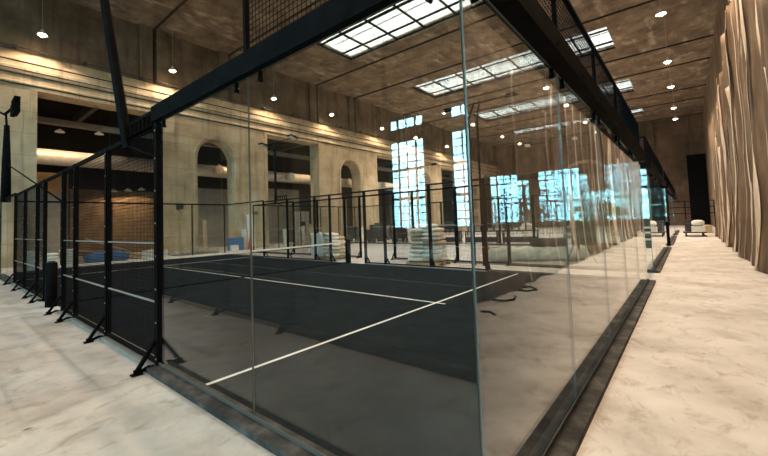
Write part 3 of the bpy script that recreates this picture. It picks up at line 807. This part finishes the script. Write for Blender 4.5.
# ------------------------------------------------------------------ clutter along the arcade and hall
def rubble(name, x0, x1, y0, y1, n, rmax, label, m='rubble'):
    m_ = MB()
    for _ in range(n):
        x, y = random.uniform(x0, x1), random.uniform(y0, y1); r_ = random.uniform(.05, rmax)
        m_.rock((x, y, r_ * .45 + random.uniform(0, .22) * (1 - abs((x - (x0 + x1) / 2) / ((x1 - x0) / 2)))), r_)
    return tag(m_.build(name, M[m]), label, 'rubble', kind='stuff')
rubble('rubble', 8.2, 11.2, 22.6, 24.2, 130, .26, 'heap of broken stone at the wall foot left of the first arch')
rubble('rubble', 13.5, 16.2, 23.4, 24.3, 30, .16, 'low rubble by the pier right of the first arch')
rubble('rubble', 3.0, 7.6, 22.9, 24.2, 90, .26, 'rubble spread in the leftmost square opening behind the mesh')
def crate(name, x, y, sx, sy, sz, m, label, cat, rz=0, lid=True):
    r = thing(name, label, cat, (x, y, 0), rz)
    m_ = MB(); t_ = .03
    m_.box((-sx / 2, -sy / 2, 0), (sx / 2, sy / 2, .03)); m_.box((-sx / 2, -sy / 2, 0), (-sx / 2 + t_, sy / 2, sz)); m_.box((sx / 2 - t_, -sy / 2, 0), (sx / 2, sy / 2, sz))
    m_.box((-sx / 2, -sy / 2, 0), (sx / 2, -sy / 2 + t_, sz)); m_.box((-sx / 2, sy / 2 - t_, 0), (sx / 2, sy / 2, sz))
    m_.build('body', m, r)
    if lid: MB().box((-sx / 2 - .02, -sy / 2 - .02, sz), (sx / 2 + .02, sy / 2 + .02, sz + .05)).build('lid', m, r)
    else: MB().box((-sx / 2 - .02, -sy / 2 - .02, sz - .06), (sx / 2 + .02, -sy / 2, sz)).build('rim', m, r)
    return r
crate('blue_crate', 12.9, 23.6, .95, .6, .85, M['blue'], 'bright blue plastic crate at the foot of the first arch', 'crate', .1)
slab('white_block', (12.2, 22.9, 0), (12.7, 23.2, .4), M['white'], 'small white block in front of the blue crate', 'block')
def board(x, y, w_, h_, m, label, rz=0, lean=.1, name='leaning_board'):
    o = MB().obox((0, math.sin(lean) * h_ / 2, math.cos(lean) * h_ / 2), (w_, .05, h_), rx=-lean).build(name, m); o.location = (x, y, 0); o.rotation_euler = (0, 0, rz)
    return tag(o, label, 'board')
board(14.2, 23.5, .62, 2.6, M['white'], 'tall white board leaning right of the blue crate', lean=.08)
board(13.75, 23.7, .4, 1.5, M['white'], 'short white board behind the red cone', lean=.1)
r = thing('traffic_cone', 'red cone beside the tall white board', 'cone', (13.75, 23.1, 0))
MB().box((-.22, -.22, 0), (.22, .22, .05)).build('foot', M['red'], r); MB().lathe([(.19, .05), (.04, .85), (0, .86)], n=16).build('cone', M['red'], r)
board(10.6, 23.6, .25, 2.2, M['wood'], 'upright timber plank at the left jamb of the first arch', lean=.05)
board(17.2, 23.2, .5, 1.4, M['white'], 'left pale board in the second square opening', .2)
board(19.1, 23.3, .5, 1.6, M['white'], 'second pale board in the second square opening, right of the first', -.1)
rubble('rubble', 17.3, 19.6, 22.6, 23.4, 40, .16, 'pale rubble between the boards in the second square opening')
board(20.2, 22.6, 1.9, 1.75, M['wood'], 'wide plywood board leaning at the right of the second square opening', .0, .12)
board(22.2, 22.8, 1.7, 1.8, M['wood'], 'second wide plywood board behind the lower bag stack', .05, .12)
crate('timber_crate', 17.6, 18.3, 1.1, .8, .8, M['wood'], 'timber crate right of the lower bag stack', 'crate', .3)
crate('timber_crate', 29.5, 21.6, 2.0, 1.2, 1.4, M['dark'], 'dark crate far back beyond the net post', 'crate', .1)
r = thing('pallet_of_blocks', 'pallet of white blocks inside the leftmost square opening', 'pallet', (6.3, 20.9, 0))
for i in range(3):
    for k in range(2): MB().box((-.55 + i * .38, -.3, .12 + k * .22), (-.20 + i * .38, .3, .32 + k * .22)).build('block', M['white'], r)
MB().box((-.6, -.35, 0), (.6, .35, .12)).build('deck', M['wood'], r)
# blue tarpaulin heap with poles
m_ = MB().pillow((0, 0, .28), (2.1, 1.0, .72), .8, 24, 12, jit=.12)
o = m_.build('tarpaulin_heap', M['bluecloth']); o.location = (4.3, 21.9, 0); tag(o, 'heap of blue tarpaulin behind the mesh fence on the left', 'tarpaulin')
for i, (a, b, lab) in enumerate([((2.9, 22.0, .75), (6.6, 21.9, .25), 'long pole lying over the blue tarpaulin heap'), ((3.5, 22.6, 1.3), (5.5, 22.2, .5), 'tilted pole rising from the blue tarpaulin heap'), ((5.2, 22.2, .1), (7.4, 22.4, .75), 'pole leaning right of the blue tarpaulin heap')]):
    tag(MB().tube([a, b], .045, 6).build('pole', M['wood']), lab, 'pole')

# crowd barriers and stored kit deep in the hall
def barrier_mesh():
    m_ = MB().tube([(-1.1, 0, .1), (-1.1, 0, 1.1), (1.1, 0, 1.1), (1.1, 0, .1)], .025, 6)
    m_.tube([(-1.1, 0, .25), (1.1, 0, .25)], .02, 6)
    return m_
bars = MB()
for k in range(12): bars.tube([(-1.0 + k * .18, 0, .25), (-1.0 + k * .18, 0, 1.1)], .03, 4)
BF, BI = barrier_mesh().mesh('frame', [M['dark']]), bars.mesh('bars', [M['dark']])
ft = MB().box((-.9, -.3, 0), (-.84, .3, .1)).box((.84, -.3, 0), (.9, .3, .1)).mesh('feet', [M['dark']])
for i, (x, y, rz) in enumerate([(28.5, 17.0, -1.2), (29.2, 14.6, -1.25), (30.0, 12.2, -1.25), (30.6, 9.8, -1.3), (31.0, 7.4, -1.4), (31.6, 5.0, -1.4), (32.0, 2.6, -1.5)]):
    r = thing('crowd_barrier', '%s dark barrier counted from the left in the distant row' % ORD[i], 'barrier', (x, y, 0), rz, 'crowd barriers deep in the hall')
    r.location.x += 3.6; link('frame', BF, r); link('bars', BI, r); link('feet', ft, r)
def machine(x, y, label, rz=0, s=1):
    r = thing('site_machine', label, 'machine', (x, y, 0), rz)
    MB().box((-.8 * s, -.45 * s, .35 * s), (.5 * s, .45 * s, 1.1 * s)).box((-.5 * s, -.4 * s, 1.1 * s), (.1 * s, .4 * s, 1.5 * s)).build('body', M['dark'], r)
    for a in (-.55, .35):
        for b in (-.45, .45): MB().tube([(a * s, (b - .06) * s, .22 * s), (a * s, (b + .06) * s, .22 * s)], .22 * s, 14).build('wheel', M['rubber'], r)
    MB().tube([(.5 * s, -.3 * s, .9 * s), (.95 * s, -.3 * s, 1.25 * s), (.95 * s, .3 * s, 1.25 * s), (.5 * s, .3 * s, .9 * s)], .03 * s, 6).build('handle', M['silver'], r)
machine(23.5, 21.4, 'leftmost dark wheeled machine of the cluster beyond the net post', .4, .95)
machine(23.7, 19.0, 'second dark wheeled machine of the cluster beyond the net post', -.5, 1.0)
machine(23.8, 16.8, 'third dark wheeled machine of the cluster beyond the net post', .9, 1.0)
machine(26.2, 20.4, 'dark wheeled machine at the back of the cluster beyond the net post', .2, 1.1)
def bench(x, y, rz, label):
    r = thing('steel_workbench', label, 'workbench', (x, y, 0), rz, 'dark workbenches beyond the second court')
    MB().box((-1.1, -.4, .82), (1.1, .4, .9)).build('top', M['dark'], r)
    MB().box((-1.02, -.36, .12), (1.02, .36, .46)).build('lower_shelf', M['dark'], r)
    for a in (-1.02, 1.02):
        for b in (-.34, .34): MB().box((a - .04, b - .04, 0), (a + .04, b + .04, .82)).build('leg', M['dark'], r)
    for k in range(5): MB().box((-.95 + k * .42, -.05, .9), (-.85 + k * .42, .05, 1.2 + .15 * (k % 2))).build('upright_rod', M['dark'], r)
for i, (x, y) in enumerate([(23.2, 12.3), (23.6, 9.8), (24.0, 7.4)]):
    bench(x, y, -1.35, ['dark steel workbench nearest the tall bag stack', 'middle dark steel workbench beyond the second court', 'dark steel workbench farthest right, behind the glass corner'][i])
for i, (x, y, m, lab) in enumerate([(26.6, 23.0, 'whitebag', 'white sack heap behind the left of the dark machines'), (26.0, 17.6, 'whitebag', 'white sack heap behind the right of the dark machines'), (31.5, 9.5, 'bag', 'pale sack heap beyond the barriers behind the glass corner'), (31.8, 6.0, 'rubble', 'brown sack heap beyond the barriers')]):
    m_ = MB()
    for k in range(4): m_.pillow((random.uniform(-.5, .5), random.uniform(-.4, .4), .2 + .28 * k), (1.2 - .2 * k, .8, .42), .6, 14, 8, jit=.08)
    o = m_.build('sack_heap', M[m]); o.location = (x, y, 0); tag(o, lab, 'sacks', kind='stuff')
# scaffold tower glimpses near far end, aisle
r = thing('guard_rail', 'dark guard rail across the distant end of the hall', 'railing', (44, 0, 0))
g_ = MB()
for z in (1.6, 2.15, 2.7): g_.box((-.03, -2.6, z), (.03, 9, z + .06))
g_.build('rail', M['steel'], r)
for k in range(7): MB().box((-.04, -2.6 + k * 1.9, 0), (.04, -2.52 + k * 1.9, 2.75)).build('upright', M['steel'], r)
tag(MB().box((23.62, -.07, 0), (23.76, .09, 1.25)).box((23.60, -.09, 0), (23.78, .11, .05)).build('bollard', M['steel']), 'black bollard standing in the aisle at the third court', 'bollard')
r = thing('equipment_rack', 'black rack with white bands behind the second court corner', 'rack', (22.75, .75, 0), .2)
MB().box((-.2, -.2, 0), (.2, .2, 1.55)).build('case', M['dark'], r)
for z in (.35, .7, .95): MB().box((-.21, -.21, z), (.21, .21, z + .09)).build('band', M['white'], r)
r = thing('loaded_trolley', 'trolley loaded with white and dark parcels at the end of the right aisle', 'trolley', (35.1, -1.1, 0), 0)
MB().box((-1.3, -.6, .25), (1.3, .6, .33)).build('deck', M['dark'], r)
for a in (-1.0, 1.0):
    for b in (-.45, .45): MB().tube([(a, b - .05, .13), (a, b + .05, .13)], .13, 12).build('wheel', M['rubber'], r)
for k, (a, b, z, sx, sy, sz, m) in enumerate([(-.8, -.2, .33, .8, .7, .4, 'white'), (.1, 0, .33, .8, .9, .6, 'dark'), (.9, .1, .33, .6, .8, .8, 'dark')]):
    MB().box((a - sx / 2, b - sy / 2, z), (a + sx / 2, b + sy / 2, z + sz)).build('parcel', M[m], r)
o = MB().pillow((0, 0, .2), (.9, .7, .4), .6, 14, 8, jit=.06).build('sack', M['whitebag']); o.location = (34.3, -1.3, .76); tag(o, 'white sack on top of the loaded trolley', 'sack')
slab('low_bench', (40, -2.2, 0), (46, -1.2, .55), M['wood'], 'long pale low bench at the foot of the far sheeting', 'bench')

# ------------------------------------------------------------------ outdoors beyond the tall windows
struct(MB().box((X0 - 60, -60, -.6), (X0 - .6, 80, -.4)).build('ground', M['ground']))
for i, (x, y, s_) in enumerate([(-58, 1, 2.4), (-62, 12, 2.6), (-57, 22, 2.2)]):
    r = thing('tree', '%s tree outside the windows, seen only mirrored in the glass' % ORD[i], 'tree', (x, y, -.4))
    m_ = MB()
    for _ in range(40):
        a, b, c_ = random.gauss(0, .5), random.gauss(0, .5), random.gauss(0, .4)
        m_.rock((a * s_, b * s_, 3.0 + c_ * s_ * .8), random.uniform(.5, 1.0))
    m_.build('crown', M['leaf'], r); MB().tube([(0, 0, 0), (.1, 0, 2.8)], [.22, .14], 8).build('trunk', M['wood'], r)

# ------------------------------------------------------------------ daylight
wd = bpy.data.worlds.new('World'); SC.world = wd; wd.use_nodes = True
nt = wd.node_tree; bg = nt.nodes['Background']
tc = nt.nodes.new('ShaderNodeTexCoord'); sp = nt.nodes.new('ShaderNodeSeparateXYZ'); nt.links.new(tc.outputs['Generated'], sp.inputs[0])
cr = nt.nodes.new('ShaderNodeValToRGB'); nt.links.new(sp.outputs['Z'], cr.inputs[0])
cr.color_ramp.elements[0].position = 0; cr.color_ramp.elements[0].color = (.80, .93, 1, 1)
cr.color_ramp.elements[1].position = .6; cr.color_ramp.elements[1].color = (.93, .97, 1, 1)
nt.links.new(cr.outputs[0], bg.inputs[0]); bg.inputs[1].default_value = 30.0
def portal(loc, rot, sx, sy):
    l = bpy.data.lights.new('daylight_portal', 'AREA'); l.shape = 'RECTANGLE'; l.size = sx; l.size_y = sy; l.cycles.is_portal = True
    o = link('daylight_portal', l); o.location = loc; o.rotation_euler = rot
for a, b in SKY: portal(((a + b) / 2, (SY0 + SY1) / 2, H + .1), (0, 0, 0), b - a, SY1 - SY0)
for a, b in WINS:
    portal((X0 - .1, (a + b) / 2, (WZ[0][0] + WZ[0][1]) / 2), (0, -PI / 2, 0), WZ[0][1] - WZ[0][0], b - a)

# ------------------------------------------------------------------ camera
f_px, sx_, sy_ = 375.2, -35.8, -23.4
yaw, pit, rol = math.radians(42.09), math.radians(2.88), math.radians(-1.78)
F = Vector((math.cos(yaw) * math.cos(pit), math.sin(yaw) * math.cos(pit), math.sin(pit)))
Rt = Vector((math.sin(yaw), -math.cos(yaw), 0)); Up = Rt.cross(F)
R2 = math.cos(rol) * Rt + math.sin(rol) * Up; U2 = -math.sin(rol) * Rt + math.cos(rol) * Up
cam = bpy.data.cameras.new('camera'); co = link('camera', cam)
mw = Matrix((R2, U2, -F)).transposed().to_4x4(); mw.translation = (-1.855, -.828, 1.675)
co.matrix_world = mw
cam.sensor_width = 36; cam.lens = f_px / 768 * 36; cam.shift_x = -sx_ / 768; cam.shift_y = sy_ / 768
cam.clip_start = .05; cam.clip_end = 300
SC.camera = co
SC.view_settings.view_transform = 'Standard'; SC.view_settings.look = 'None'; SC.view_settings.gamma = 1
SC.view_settings.exposure = 0.66
cy = SC.cycles
cy.max_bounces = 10; cy.transparent_max_bounces = 32; cy.glossy_bounces = 6; cy.diffuse_bounces = 4; cy.caustics_reflective = True
cy.sample_clamp_indirect = 6; cy.use_denoising = True
